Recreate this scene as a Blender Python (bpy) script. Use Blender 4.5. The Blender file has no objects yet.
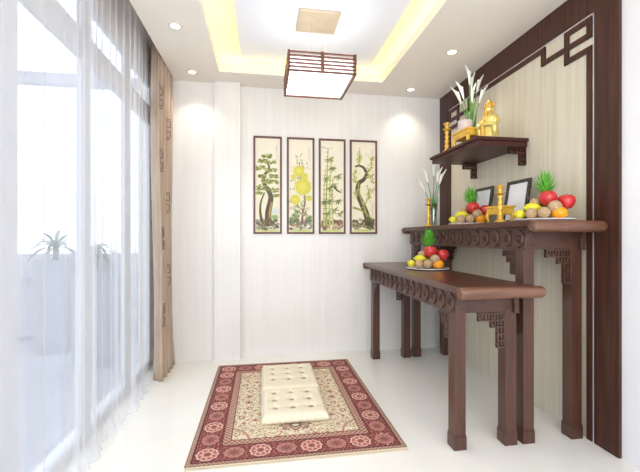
import bpy, bmesh, math, random
import numpy as np
from mathutils import Vector, Matrix, noise

PI = math.pi
S = bpy.context.scene
COL = S.collection
random.seed(7)

# ------------------------------------------------------------------ camera
cam_d = bpy.data.cameras.new('camera')
cam = bpy.data.objects.new('camera', cam_d)
COL.objects.link(cam)
YAW = math.atan(57 / 364.0)
cam.location = (0, 0, 1.24)
cam.rotation_euler = (PI / 2, 0, -YAW)
cam_d.sensor_width = 36
cam_d.lens = 364 / 640 * 36
cam_d.clip_start = 0.05
S.camera = cam

# ------------------------------------------------------------------ world, lights, exposure
S.view_settings.view_transform = 'Standard'
S.view_settings.look = 'None'
S.view_settings.exposure = 0.07
S.view_settings.gamma = 1.0
S.view_settings.use_curve_mapping = False
w = bpy.data.worlds.new('sky')
S.world = w
w.use_nodes = True
nt = w.node_tree
bg = nt.nodes['Background']
tc = nt.nodes.new('ShaderNodeTexCoord')
sx = nt.nodes.new('ShaderNodeSeparateXYZ')
nt.links.new(tc.outputs['Generated'], sx.inputs[0])
cr = nt.nodes.new('ShaderNodeValToRGB')
cr.color_ramp.elements[0].position = 0.0
cr.color_ramp.elements[0].color = (0.80, 0.84, 0.90, 1)
cr.color_ramp.elements[1].position = 0.6
cr.color_ramp.elements[1].color = (0.86, 0.93, 1.0, 1)
nt.links.new(sx.outputs['Z'], cr.inputs[0])
nt.links.new(cr.outputs[0], bg.inputs[0])
bg.inputs[1].default_value = 1.95


def area(name, loc, rot, sx_, sy_, power, color=(1, 1, 1)):
    d = bpy.data.lights.new(name, 'AREA')
    d.shape = 'RECTANGLE'
    d.size = sx_
    d.size_y = sy_
    d.energy = power
    d.color = color
    o = bpy.data.objects.new(name, d)
    o.location = loc
    o.rotation_euler = rot
    COL.objects.link(o)
    return o


area('room_fill_light', (0.3, -1.2, 1.9), (PI / 2 + 0.2, 0, 0), 2.6, 1.6, 50, (1.0, 0.98, 0.96))  # unseen fill added behind the camera to brighten the room


# ------------------------------------------------------------------ helpers
def lin(c):
    if isinstance(c, str):
        c = tuple(int(c[i:i + 2], 16) for i in (0, 2, 4))
    r = []
    for v in c[:3]:
        v = v / 255.0
        r.append(v / 12.92 if v <= 0.04045 else ((v + 0.055) / 1.055) ** 2.4)
    return tuple(r) + (1.0,)


MATS = {}


def mat(name, col, rough=0.5, metal=0.0, col2=None, scale=(8, 8, 8), nscale=1.0, bump=0.0, emit=None, estr=0.0,
        coat=0.0, detail=4.0, lo=0.35, hi=0.65, spec=0.5):
    if name in MATS:
        return MATS[name]
    m = bpy.data.materials.new(name)
    m.use_nodes = True
    nt = m.node_tree
    b = nt.nodes['Principled BSDF']
    b.inputs['Base Color'].default_value = lin(col)
    b.inputs['Roughness'].default_value = rough
    b.inputs['Metallic'].default_value = metal
    b.inputs['Specular IOR Level'].default_value = spec
    b.inputs['Coat Weight'].default_value = coat
    b.inputs['Coat Roughness'].default_value = 0.15
    if emit:
        b.inputs['Emission Color'].default_value = lin(emit)
        b.inputs['Emission Strength'].default_value = estr
    tcn = nt.nodes.new('ShaderNodeTexCoord')
    mp = nt.nodes.new('ShaderNodeMapping')
    mp.inputs['Scale'].default_value = scale
    nt.links.new(tcn.outputs['Object'], mp.inputs[0])
    nz = nt.nodes.new('ShaderNodeTexNoise')
    nz.inputs['Scale'].default_value = nscale
    nz.inputs['Detail'].default_value = detail
    nt.links.new(mp.outputs[0], nz.inputs['Vector'])
    rp = nt.nodes.new('ShaderNodeValToRGB')
    rp.color_ramp.elements[0].position = lo
    rp.color_ramp.elements[1].position = hi
    rp.color_ramp.elements[0].color = lin(col)
    rp.color_ramp.elements[1].color = lin(col2 or col)
    nt.links.new(nz.outputs['Fac'], rp.inputs[0])
    nt.links.new(rp.outputs[0], b.inputs['Base Color'])
    if bump:
        bp = nt.nodes.new('ShaderNodeBump')
        bp.inputs['Strength'].default_value = bump
        bp.inputs['Distance'].default_value = 0.01
        nt.links.new(nz.outputs['Fac'], bp.inputs['Height'])
        nt.links.new(bp.outputs[0], b.inputs['Normal'])
    MATS[name] = m
    return m


WOOD_Z = mat('dark_wood_vertical_grain', '452a20', 0.34, col2='593629', scale=(60, 60, 3), coat=0.15, bump=0.04)
WOOD_Y = mat('dark_wood_long_grain', '48271d', 0.33, col2='603525', scale=(50, 3, 50), coat=0.2, bump=0.03)
WOOD_X_LIT = mat('dark_wood_cross_grain_lit', '62402f', 0.35, col2='7d5643', scale=(3, 70, 70), coat=0.2, bump=0.03)  # scroll ends: light falling on the rolls is put into this paler brown
WOOD_C = mat('carved_dark_wood', '472c23', 0.42, col2='57372c', scale=(30, 30, 30), coat=0.1)
WOOD_F = mat('frame_dark_wood', '3b211a', 0.42, col2='503026', scale=(60, 60, 2.2), coat=0.03, spec=0.3, bump=0.03)
WOOD_S = mat('shelf_dark_wood', '3e1f1a', 0.4, col2='4e2a23', scale=(40, 3, 40), coat=0.03, spec=0.3)
WOOD_P = mat('picture_frame_wood', '5b3733', 0.45, col2='6d4540', scale=(40, 40, 8))
WOOD_L = mat('lamp_wood', '64392c', 0.4, col2='7e4c3c', scale=(20, 20, 60))
WALL = mat('white_wall', 'ebe8e4', 0.22, col2='f0eeeb', scale=(22, 22, 0.7), coat=0.0, lo=0.3, hi=0.7)
WALLP = mat('plain_white_wall', 'ebebee', 0.5, col2='f0f0f2', scale=(3, 3, 3))
CEIL = mat('ceiling_paint', 'f6eee3', 0.55, col2='f8f1e7', scale=(2, 2, 2))
CEILW = mat('ceiling_panel_paint', 'eef2fd', 0.5, col2='f1f4fd', scale=(2, 2, 2))
PANEL = mat('beige_grained_panel', 'd0c6b0', 0.4, col2='dfd8c6', scale=(45, 45, 1.2), lo=0.3, hi=0.7, detail=6)
FLOOR = mat('polished_cream_floor', 'f2f0ea', 0.12, col2='f6f4ef', scale=(1.5, 1.5, 1.5), spec=0.55)
STEEL = mat('brushed_steel', 'd9d2d2', 0.3, 0.3, col2='e4dede')
WHITE = mat('white_frame_paint', 'cfcfd3', 0.4, col2='d6d6da')
GOLD = mat('polished_gold', 'e0aa3c', 0.32, 0.55, col2='f0c455', scale=(20, 20, 20), coat=0.3)
GOLD_T = mat('gold_lacquer', 'e6b540', 0.35, 0.2, col2='f0c552', scale=(14, 14, 14))
GOLD_B = mat('pale_gold_robe', 'd9c56c', 0.3, 0.5, col2='ecdb8c', scale=(20, 20, 20), coat=0.2)
BLACK = mat('black_lacquer_frame', '2e2824', 0.4, col2='6c635a', scale=(60, 60, 60), lo=0.5, hi=0.72)
PAPER = mat('blank_paper', 'f6f6fa', 0.5, col2='fafafd')
CHINA = mat('white_china', 'f3efee', 0.2, col2='f7f4f2', coat=0.3)
CLAY = mat('pale_ceramic', 'd7c6c6', 0.4, col2='e0d2d0')
APPLE = mat('red_apple_skin', 'c4242a', 0.25, col2='e25e50', scale=(30, 30, 8), coat=0.3, lo=0.4, hi=0.75)
STEM = mat('fruit_stem', '4a3520', 0.7, col2='5a4528')
LEMON = mat('lemon_skin', 'd6d012', 0.4, col2='eae23a', scale=(25, 25, 25), bump=0.1)
ORANGE = mat('orange_skin', 'f0920a', 0.4, col2='f9ae1c', scale=(60, 60, 60), bump=0.15)
SAPO = mat('brown_fruit_skin', 'a98a66', 0.6, col2='c4a885', scale=(60, 60, 60), bump=0.1)
PINE = mat('pineapple_skin', '8a6a26', 0.6, col2='b08a34', scale=(50, 50, 50), bump=0.2)
LEAF = mat('pineapple_leaf', '3f9e24', 0.4, col2='7fce4a', scale=(20, 20, 30))
GREEN = mat('lily_stem_green', '3f7d2a', 0.4, col2='6aa845', scale=(10, 10, 10))
PETAL = mat('white_lily_petal', 'f1f1ea', 0.4, col2='e4eadb', scale=(10, 10, 10))
CUSH = mat('cream_upholstery', 'e8ddc3', 0.55, col2='eee4cd', scale=(60, 60, 60))
BUTTON = mat('cushion_button', 'a3958b', 0.4, 0.1, col2='b8aba0')
FRINGE = mat('rug_fringe', 'd9c9ae', 0.9, col2='eee2cc', scale=(400, 5, 5))
DRAPE = mat('taupe_drape', 'b39d8a', 0.6, col2='c1ac99', scale=(30, 30, 4))
EMB = mat('embroidery_brown', '7f685c', 0.5, col2='8c7567')
OUTW = mat('balcony_render', 'b8b7bd', 0.7, col2='c2c0c6', scale=(2, 2, 2))
OUTD = mat('balcony_grey_panel', 'a9aab2', 0.7, col2='b4b5bd', scale=(2, 2, 20))
OUTF = mat('balcony_tile', 'b4b5bc', 0.6, col2='bebfc6')
PALM = mat('grey_green_frond', '8a968c', 0.6, col2='9aa59c')


def emis(name, col, strength):
    m = bpy.data.materials.new(name)
    m.use_nodes = True
    b = m.node_tree.nodes['Principled BSDF']
    b.inputs['Base Color'].default_value = (0.8, 0.8, 0.8, 1)
    b.inputs['Emission Color'].default_value = lin(col)
    b.inputs['Emission Strength'].default_value = strength
    return m


GLOW = emis('lamp_diffuser', 'fffdf8', 3.0)
LED = emis('warm_led_strip', 'ffec80', 10.0)
SPOTG = emis('downlight_glow', 'fff4e0', 5.0)


def glass_mat(name, tint, gl=0.08):
    m = bpy.data.materials.new(name)
    m.use_nodes = True
    nt = m.node_tree
    nt.nodes.remove(nt.nodes['Principled BSDF'])
    out = nt.nodes['Material Output']
    t = nt.nodes.new('ShaderNodeBsdfTransparent')
    t.inputs[0].default_value = tint
    g = nt.nodes.new('ShaderNodeBsdfGlossy')
    g.inputs['Roughness'].default_value = 0.03
    mx = nt.nodes.new('ShaderNodeMixShader')
    mx.inputs[0].default_value = gl * 0.5
    nt.links.new(t.outputs[0], mx.inputs[1])
    nt.links.new(g.outputs[0], mx.inputs[2])
    nt.links.new(mx.outputs[0], out.inputs[0])
    return m


GLASS = glass_mat('window_glass', (0.95, 0.97, 0.99, 1))
VGLASS = glass_mat('vase_glass', (0.86, 0.90, 0.90, 1), 0.3)


def sheer_mat():
    m = bpy.data.materials.new('sheer_white_voile')
    m.use_nodes = True
    nt = m.node_tree
    nt.nodes.remove(nt.nodes['Principled BSDF'])
    out = nt.nodes['Material Output']
    t = nt.nodes.new('ShaderNodeBsdfTransparent')
    d = nt.nodes.new('ShaderNodeBsdfDiffuse')
    d.inputs[0].default_value = (0.82, 0.82, 0.85, 1)
    tr = nt.nodes.new('ShaderNodeBsdfTranslucent')
    tr.inputs[0].default_value = (0.84, 0.845, 0.875, 1)
    m1 = nt.nodes.new('ShaderNodeMixShader')
    m1.inputs[0].default_value = 0.5
    nt.links.new(d.outputs[0], m1.inputs[1])
    nt.links.new(tr.outputs[0], m1.inputs[2])
    m2 = nt.nodes.new('ShaderNodeMixShader')
    # threads look denser where the cloth turns edge-on
    lw = nt.nodes.new('ShaderNodeLayerWeight')
    lw.inputs[0].default_value = 0.35
    mr = nt.nodes.new('ShaderNodeMapRange')
    mr.inputs['To Min'].default_value = 0.30
    mr.inputs['To Max'].default_value = 0.56
    nt.links.new(lw.outputs['Facing'], mr.inputs['Value'])
    nt.links.new(mr.outputs[0], m2.inputs[0])
    nt.links.new(t.outputs[0], m2.inputs[1])
    nt.links.new(m1.outputs[0], m2.inputs[2])
    nt.links.new(m2.outputs[0], out.inputs[0])
    return m


SHEER = sheer_mat()


def attr_mat(name, rough=0.6, bump=0.0):
    m = bpy.data.materials.new(name)
    m.use_nodes = True
    nt = m.node_tree
    b = nt.nodes['Principled BSDF']
    b.inputs['Roughness'].default_value = rough
    a = nt.nodes.new('ShaderNodeAttribute')
    a.attribute_name = 'dye'
    nt.links.new(a.outputs['Color'], b.inputs['Base Color'])
    if bump:
        tcn = nt.nodes.new('ShaderNodeTexCoord')
        nz = nt.nodes.new('ShaderNodeTexNoise')
        nz.inputs['Scale'].default_value = 350
        nt.links.new(tcn.outputs['Object'], nz.inputs['Vector'])
        bp = nt.nodes.new('ShaderNodeBump')
        bp.inputs['Strength'].default_value = bump
        bp.inputs['Distance'].default_value = 0.003
        nt.links.new(nz.outputs['Fac'], bp.inputs['Height'])
        nt.links.new(bp.outputs[0], b.inputs['Normal'])
    return m


def bx(bm, x0, x1, y0, y1, z0, z1, bev=0.0):
    t = bmesh.new()
    vs = [t.verts.new(p) for p in ((x0, y0, z0), (x1, y0, z0), (x1, y1, z0), (x0, y1, z0),
                                   (x0, y0, z1), (x1, y0, z1), (x1, y1, z1), (x0, y1, z1))]
    for f in ((3, 2, 1, 0), (4, 5, 6, 7), (0, 1, 5, 4), (1, 2, 6, 5), (2, 3, 7, 6), (3, 0, 4, 7)):
        t.faces.new([vs[i] for i in f])
    if bev:
        bmesh.ops.bevel(t, geom=t.edges[:], offset=bev, segments=2, affect='EDGES', profile=0.6)
    merge(bm, t)


def merge(bm, t, M=None):
    if M is not None:
        bmesh.ops.transform(t, matrix=M, verts=t.verts[:])
    mp = {}
    for v in t.verts:
        mp[v] = bm.verts.new(v.co)
    for f in t.faces:
        try:
            nf = bm.faces.new([mp[v] for v in f.verts])
            nf.smooth = f.smooth
        except ValueError:
            pass
    t.free()


def prism(bm, pts, axis, a0, a1, bev=0.0):
    """2D outline pushed along an axis. axis 'x': pts are (y,z); 'y': (x,z); 'z': (x,y)"""
    t = bmesh.new()

    def P(p, a):
        return {'x': (a, p[0], p[1]), 'y': (p[0], a, p[1]), 'z': (p[0], p[1], a)}[axis]
    A = [t.verts.new(P(p, a0)) for p in pts]
    B = [t.verts.new(P(p, a1)) for p in pts]
    n = len(pts)
    t.faces.new(A)
    t.faces.new(B[::-1])
    for i in range(n):
        t.faces.new([A[i], B[i], B[(i + 1) % n], A[(i + 1) % n]])
    bmesh.ops.recalc_face_normals(t, faces=t.faces[:])
    if bev:
        bmesh.ops.bevel(t, geom=t.edges[:], offset=bev, segments=1, affect='EDGES')
    merge(bm, t)


def lathe(bm, prof, seg=24, M=None, smooth=True):
    t = bmesh.new()
    rings = []
    for r, z in prof:
        if r < 1e-5:
            rings.append([t.verts.new((0, 0, z))])
        else:
            rings.append([t.verts.new((r * math.cos(2 * PI * i / seg), r * math.sin(2 * PI * i / seg), z)) for i in range(seg)])
    for a, b in zip(rings[:-1], rings[1:]):
        for i in range(seg):
            j = (i + 1) % seg
            if len(a) == 1 and len(b) == 1:
                continue
            if len(a) == 1:
                f = t.faces.new([a[0], b[i], b[j]])
            elif len(b) == 1:
                f = t.faces.new([a[i], a[j], b[0]])
            else:
                f = t.faces.new([a[i], a[j], b[j], b[i]])
            f.smooth = smooth
    bmesh.ops.recalc_face_normals(t, faces=t.faces[:])
    merge(bm, t, M)


def tube(bm, pts, rad, seg=8, closed=False):
    t = bmesh.new()
    pts = [Vector(p) for p in pts]
    n = len(pts)
    rads = rad if isinstance(rad, (list, tuple)) else [rad] * n
    rings = []
    up0 = None
    for i in range(n):
        if closed:
            d = pts[(i + 1) % n] - pts[i - 1]
        else:
            d = pts[min(i + 1, n - 1)] - pts[max(i - 1, 0)]
        d.normalize()
        if up0 is None:
            up0 = Vector((0, 0, 1)) if abs(d.z) < 0.9 else Vector((1, 0, 0))
        s = d.cross(up0).normalized()
        up0 = s.cross(d).normalized()
        rings.append([t.verts.new(pts[i] + rads[i] * (math.cos(2 * PI * k / seg) * s + math.sin(2 * PI * k / seg) * up0)) for k in range(seg)])
    m = n if closed else n - 1
    for i in range(m):
        a, b = rings[i], rings[(i + 1) % n]
        for k in range(seg):
            f = t.faces.new([a[k], a[(k + 1) % seg], b[(k + 1) % seg], b[k]])
            f.smooth = True
    if not closed:
        t.faces.new(rings[0][::-1])
        t.faces.new(rings[-1])
    bmesh.ops.recalc_face_normals(t, faces=t.faces[:])
    merge(bm, t)


def ball(bm, c, r, sc=(1, 1, 1), sub=2, R=None):
    t = bmesh.new()
    bmesh.ops.create_icosphere(t, subdivisions=sub, radius=r)
    for f in t.faces:
        f.smooth = True
    M = Matrix.Translation(c) @ (R or Matrix.Identity(4)) @ Matrix.Diagonal((sc[0], sc[1], sc[2], 1))
    merge(bm, t, M)


def new():
    return bmesh.new()


def obj(name, bm, m, parent=None, loc=(0, 0, 0)):
    me = bpy.data.meshes.new(name)
    bm.to_mesh(me)
    bm.free()
    me.materials.append(m)
    o = bpy.data.objects.new(name, me)
    COL.objects.link(o)
    o.location = loc
    if parent:
        o.parent = parent
    return o


def tag(o, label, cat, group=None):
    o['label'] = label
    o['category'] = cat
    if group:
        o['group'] = group
    return o


def thing(name, label, cat, loc=(0, 0, 0), group=None, rz=0.0):
    o = bpy.data.objects.new(name, None)
    o.empty_display_size = 0.05
    COL.objects.link(o)
    o.location = loc
    o.rotation_euler = (0, 0, rz)
    return tag(o, label, cat, group)


def struct(name, bm, m, parent=None, loc=(0, 0, 0)):
    o = obj(name, bm, m, parent, loc)
    if not parent:
        o['kind'] = 'structure'
    return o


def dup(root, label, loc, group=None, rz=None):
    r = root.copy()
    COL.objects.link(r)
    r.location = loc
    r['label'] = label
    if group:
        r['group'] = group
    if rz is not None:
        r.rotation_euler = (0, 0, rz)
    for ch in list(root.children):
        c = ch.copy()
        COL.objects.link(c)
        c.parent = r
        for g in ch.children:
            d = g.copy()
            COL.objects.link(d)
            d.parent = c
    return r


# ------------------------------------------------------------------ room shell
H = 2.775
XW = -1.055      # window wall, inner face
XR = 1.977       # right wall
YB = 3.82        # back wall
YN = -1.6        # open end behind the camera

b = new(); bx(b, -1.2, XR + 0.15, YN, YB + 0.15, -0.1, 0.0); struct('floor', b, FLOOR)

b = new()
prism(b, [(-1.2, YB + 0.15), (-1.2, YB - 0.05), (-0.48, YB - 0.05), (-0.48, YB - 0.09), (-0.225, YB - 0.09), (-0.225, YB), (XR + 0.15, YB), (XR + 0.15, YB + 0.15)],
      'z', 0, 3.1)
struct('wall_back', b, WALL)
b = new(); bx(b, XR, XR + 0.15, YN, YB, 0, 3.1); struct('wall_right', b, WALLP)

# ceiling: soffit round an opening, light trough above it, white centre panel
OX0, OX1, OY0, OY1 = -0.405, 1.183, -0.6, 3.50
b = new()
bx(b, -0.86, OX0, YN, YB, H, H + 0.06)
bx(b, OX1, XR, YN, YB, H, H + 0.06)
bx(b, OX0, OX1, OY1, YB, H, H + 0.06)
bx(b, OX0, OX1, YN, OY0, H, H + 0.06)
# lip of the opening, about 8 cm high
for r in ((OX0 - 0.012, OX0, OY0, OY1), (OX1, OX1 + 0.012, OY0, OY1), (OX0, OX1, OY1, OY1 + 0.012)):
    bx(b, r[0], r[1], r[2], r[3], H + 0.06, H + 0.075)
# trough walls and slab above
TX0, TX1, TY1 = OX0 - 0.11, OX1 + 0.11, OY1 + 0.11
bx(b, TX0 - 0.02, TX0, OY0, TY1, H + 0.06, H + 0.2)
bx(b, TX1, TX1 + 0.02, OY0, TY1, H + 0.06, H + 0.2)
bx(b, TX0, TX1, TY1, TY1 + 0.02, H + 0.06, H + 0.2)
bx(b, TX0 - 0.02, TX1 + 0.02, YN, TY1 + 0.02, H + 0.17, H + 0.2)
# pocket above the curtains
bx(b, XW - 0.03, -0.86, YN, YB, H + 0.25, H + 0.28)
bx(b, -0.87, -0.855, YN, YB, H + 0.06, H + 0.25)
struct('ceiling', b, CEIL)
CPZ = H + 0.115
b = new(); bx(b, -0.20, 1.03, -0.4, 3.42, CPZ, CPZ + 0.055); struct('trim_1', b, CEILW)   # centre panel
for k, r in enumerate(((TX0 + 0.01, TX0 + 0.035, OY0, OY1 + 0.05), (TX1 - 0.035, TX1 - 0.01, OY0, OY1 + 0.05), (OX0, OX1, TY1 - 0.035, TY1 - 0.01))):
    b = new(); bx(b, r[0], r[1], r[2], r[3], H + 0.062, H + 0.075)
    o = tag(obj('led_strip', b, LED), ['warm light strip in the left side of the ceiling trough', 'warm light strip in the right side of the ceiling trough', 'warm light strip in the far end of the ceiling trough'][k], 'light strip', 'warm light strips hidden in the ceiling trough')

# right wall panelling
XP = 1.966
b = new(); bx(b, XP, XR, 1.90, 3.64, 0, 2.58); struct('trim_2', b, PANEL)
XF = 1.955
b = new()
bx(b, XF, XR, 1.744, 1.898, 0, H, 0.003)
struct('trim_3', b, WOOD_F)
b = new(); bx(b, XF, XR, 1.898, 3.64, 2.585, H, 0.002); struct('trim_4', b, WOOD_Y if False else WOOD_F)
b = new(); bx(b, XF, XR, 3.64, YB, 0, H, 0.002); struct('trim_5', b, WOOD_F)
# silver edging between the surround and the fret trim
b = new()
bx(b, XP - 0.004, XP, 1.898, 1.912, 0, 2.585)
bx(b, XP - 0.004, XP, 1.898, 3.64, 2.572, 2.585)
bx(b, XP - 0.004, XP, 3.626, 3.64, 0, 2.585)
struct('trim_6', b, STEEL)


def bars(bm, segs, x0, x1, t):
    for n_, (ya, za, yb, zb) in enumerate(segs):
        # each bar a hair prouder than the last, as lapped joints are
        bx(bm, x0 - n_ * 0.00025, x1, min(ya, yb) - t / 2, max(ya, yb) + t / 2, min(za, zb) - t / 2, max(za, zb) + t / 2)


b = new()
T = 0.036
near, far, top = 1.932, 3.606, 2.553
segs = [(near, 0.0, near, 2.375), (near, 2.46, near, top), (near, top, 2.10, top), (2.10, top, 2.10, 2.375), (near, 2.375, 2.10, 2.375),
        (near, 2.46, 2.30, 2.46), (2.30, 2.46, 2.30, top), (2.30, top, 3.24, top),
        (3.24, top, 3.24, 2.46), (3.24, 2.46, far, 2.46), (3.44, 2.375, 3.44, top), (3.44, top, far, top), (far, top, far, 2.46), (3.44, 2.375, far, 2.375),
        (far, 2.375, far, 0.0)]
bars(b, segs, XF + 0.001, XP, T)
struct('trim_7', b, WOOD_F)

# ------------------------------------------------------------------ window wall
b = new()
bx(b, XW - 0.03, XW, YN, YB, 2.68, 3.05)           # lintel
bx(b, XW - 0.03, XW, 3.66, YB, 0, 2.68)
struct('wall_left', b, mat('curtain_side_wall', 'cfc4b9', 0.6, col2='d8cec4'))
FR = [(0.1, 0.2), (0.98, 1.07), (1.64, 1.765), (2.325, 2.445), (3.0, 3.13), (3.62, 3.66)]
n = 0
for i in range(len(FR) - 1):
    n += 1
    y0, y1 = FR[i][1], FR[i + 1][0]
    root = bpy.data.objects.new('window_%d' % n, None)
    COL.objects.link(root)
    root['kind'] = 'structure'
    root.location = (XW, y0, 0)
    L = y1 - y0
    a = new()
    pw = FR[i][1] - FR[i][0]
    bx(a, -0.026, 0.004, -pw, 0, 0, 2.68, 0.004)
    if i == len(FR) - 2:
        bx(a, -0.026, 0.004, L, L + 0.04, 0, 2.68, 0.004)
    bx(a, -0.026, 0.004, 0, L, 2.285, 2.46, 0.004)
    bx(a, -0.026, 0.004, 0, L, 0, 0.07, 0.004)
    bx(a, -0.026, 0.004, 0, L, 2.63, 2.68, 0.004)
    obj('window_frame', a, WHITE, root)
    a = new(); bx(a, -0.014, -0.008, 0.0, L, 0.07, 2.285); bx(a, -0.014, -0.008, 0.0, L, 2.46, 2.63)
    obj('window_glass', a, GLASS, root)

# ------------------------------------------------------------------ balcony
b = new(); bx(b, -5.6, -1.2, -1.5, 6.0, -0.12, -0.02); o = struct('floor_balcony', b, OUTF)
b = new()
bx(b, -4.6, -1.2, 4.95, 5.05, 0, 1.02)
bx(b, -4.6, -1.2, 4.90, 5.06, 0.715, 0.745)
tag(obj('balcony_parapet', b, OUTW), 'pale balcony end wall seen dimly through the sheer curtain', 'wall')
b = new()
bx(b, -4.6, -1.2, 4.9, 5.0, 3.10, 3.24)
tag(obj('balcony_beam', b, OUTW), 'pale horizontal beam crossing the view above the balcony', 'beam')
b = new(); bx(b, -3.50, -3.44, 4.9, 4.96, 1.02, 3.10)
tag(obj('balcony_post', b, WHITE), 'slim white post rising from the balcony end wall', 'post')


def palm(loc, label, seed, tall, reach=1.0):
    rr = random.Random(seed)
    r = thing('potted_palm', label, 'plant', loc, 'potted palms on the balcony')
    a = new()
    bx(a, -0.16, 0.16, -0.12, 0.12, -0.02, tall, 0.01)
    obj('planter', a, OUTD, r)
    a = new()
    tube(a, [(0, 0, tall), (0.01, 0, tall + 0.12)], 0.025)
    for k in range(26):
        an = 2 * PI * k / 26 * 5 + rr.uniform(-.2, .2)
        ln = rr.uniform(0.36, 0.62) * reach
        el = rr.uniform(0.15, 1.35)
        pts = []
        for s in range(9):
            t_ = s / 8
            pts.append((math.cos(an) * ln * t_ * math.cos(el * (1 - 0.3 * t_)), math.sin(an) * ln * t_ * math.cos(el * (1 - 0.3 * t_)),
                        tall + 0.12 + math.sin(el) * ln * t_ - 0.28 * t_ * t_))
        wd = [0.006 + 0.014 * math.sin(PI * min(1, s / 8 * 1.02)) for s in range(9)]
        tt = bmesh.new()
        side = Vector((-math.sin(an), math.cos(an), 0))
        L_ = [tt.verts.new(Vector(p) + side * wd_) for p, wd_ in zip(pts, wd)]
        R_ = [tt.verts.new(Vector(p) - side * wd_) for p, wd_ in zip(pts, wd)]
        for s in range(8):
            tt.faces.new([L_[s], R_[s], R_[s + 1], L_[s + 1]])
        merge(a, tt)
    obj('fronds', a, PALM, r)
    return r


palm((-2.26, 4.42, 0), 'spiky potted palm on balcony, nearer the left window post', 3, 0.98, 0.85)
palm((-1.64, 3.90, 0), 'spiky potted palm on balcony, nearer the taupe drape', 5, 0.95, 0.62)

# ------------------------------------------------------------------ curtains
def cloth(fn, s0, s1, z0, z1, ns, nz):
    t = bmesh.new()
    g = [[t.verts.new(fn(s0 + (s1 - s0) * i / ns, z0 + (z1 - z0) * j / nz)) for j in range(nz + 1)] for i in range(ns + 1)]
    for i in range(ns):
        for j in range(nz):
            f = t.faces.new([g[i][j], g[i + 1][j], g[i + 1][j + 1], g[i][j + 1]])
            f.smooth = True
    return t


def sheer_fn(s, z):
    k = 0.5 + 0.5 * noise.noise(Vector((s * 1.7, 3.1, 0)))
    x = -0.945 + 0.017 * math.sin(s * 62 + 2.5 * math.sin(s * 5.1)) * (0.55 + 0.5 * k) + 0.02 * math.sin(s * 7.3)
    x += (0.016 * (1 - z / 2.9)) * math.sin(s * 23 + 1.0)
    if z < 0.05:
        x += 0.03 * (0.05 - z) / 0.05
    return (x, s + 0.008 * math.sin(s * 40 + z), z)


b = cloth(sheer_fn, 0.4, 3.27, 0.003, 2.98, 520, 24)
tag(obj('sheer_curtain', b, SHEER), 'white see-through voile curtain hanging in front of the glass doors', 'curtain')


def drape_fn(s, z):
    u = s * 2 * PI
    y = 3.255 + 0.45 * s
    flare = 1 + 0.25 * max(0, (0.35 - z) / 0.35)
    x = -0.90 + (0.038 * math.sin(u * 4.5 + 0.6) + 0.010 * math.sin(u * 9 + z * 0.7)) * flare + 0.01 * math.sin(z * 2 + s * 3)
    return (x, y, z)


dr = thing('drape', 'taupe drape with square scroll embroidery gathered beside the far wall', 'curtain', (0, 0, 0))
b = cloth(drape_fn, 0, 1, 0.004, 2.98, 160, 40)
o = obj('fabric', b, DRAPE, dr)
md = o.modifiers.new('thick', 'SOLIDIFY'); md.thickness = 0.004; md.offset = -1
b = new()


def emb_stroke(bm, pts):
    q = []
    for i in range(len(pts) - 1):
        for k in range(6):
            t_ = k / 6
            q.append((pts[i][0] * (1 - t_) + pts[i + 1][0] * t_, pts[i][1] * (1 - t_) + pts[i + 1][1] * t_))
    q.append(pts[-1])
    tube(bm, [Vector(drape_fn(s_, z_)) + Vector((0.006, 0, 0)) for s_, z_ in q], 0.0045, 5)


for zc in (0.55, 1.22, 1.90, 2.45):
    for s0 in (0.14, 0.60):
        zz = zc + (0.0 if s0 < 0.5 else 0.33)
        if zz > 2.6:
            continue
        b = new()
        for sgn in (1, -1):
            emb_stroke(b, [(s0 - 0.09, zz), (s0 - 0.09, zz + sgn * 0.075), (s0 + 0.09, zz + sgn * 0.075), (s0 + 0.09, zz + sgn * 0.02),
                           (s0 - 0.04, zz + sgn * 0.02), (s0 - 0.04, zz + sgn * 0.048), (s0 + 0.04, zz + sgn * 0.048)])
            emb_stroke(b, [(s0 - 0.10, zz + sgn * 0.095), (s0 + 0.10, zz + sgn * 0.095)])
            emb_stroke(b, [(s0 - 0.10, zz), (s0 - 0.10, zz + sgn * 0.095)])
        obj('embroidery', b, EMB, dr)

# ------------------------------------------------------------------ tables
def roll_profile(y, z, r, n=20):
    return [(y + r * math.cos(2 * PI * k / n), z + r * math.sin(2 * PI * k / n)) for k in range(n)]


def fret_bracket(kind_axis, origin, da, cell=0.036, th=0.009, depth=0.018, cells=((0, 0), (1, 0), (2, 0), (0, 1), (1, 1), (0, 2), (0, 3))):
    """stepped open-work squares below an apron; a runs away from the leg, b runs down"""
    bm = new()
    ox, oy, oz = origin
    done = set()
    for (ca, cb) in cells:
        a0, a1, b0, b1 = ca * cell, (ca + 1) * cell, cb * cell, (cb + 1) * cell
        for s in ((a0, b0, a1, b0), (a0, b1, a1, b1), (a0, b0, a0, b1), (a1, b0, a1, b1)):
            if s in done:
                continue
            done.add(s)
            depth += 0.0002
            lo_a, hi_a, lo_b, hi_b = s[0] - th / 2, s[2] + th / 2, s[1] - th / 2, s[3] + th / 2
            A0, A1 = sorted((da * lo_a, da * hi_a))
            if kind_axis == 'y':
                bx(bm, ox - depth / 2, ox + depth / 2, oy + A0, oy + A1, oz - hi_b, oz - lo_b)
            else:
                bx(bm, ox + A0, ox + A1, oy - depth / 2, oy + depth / 2, oz - hi_b, oz - lo_b)
        # inner scroll hook
        ca_, cb_ = (a0 + a1) / 2, (b0 + b1) / 2
        A0, A1 = sorted((da * (ca_ - th / 2), da * (ca_ + th / 2)))
        if kind_axis == 'y':
            bx(bm, ox - depth / 2, ox + depth / 2, oy + A0, oy + A1, oz - cb_ - th, oz - b0)
        else:
            bx(bm, ox + A0, ox + A1, oy - depth / 2, oy + depth / 2, oz - cb_ - th, oz - b0)
    return bm


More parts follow.
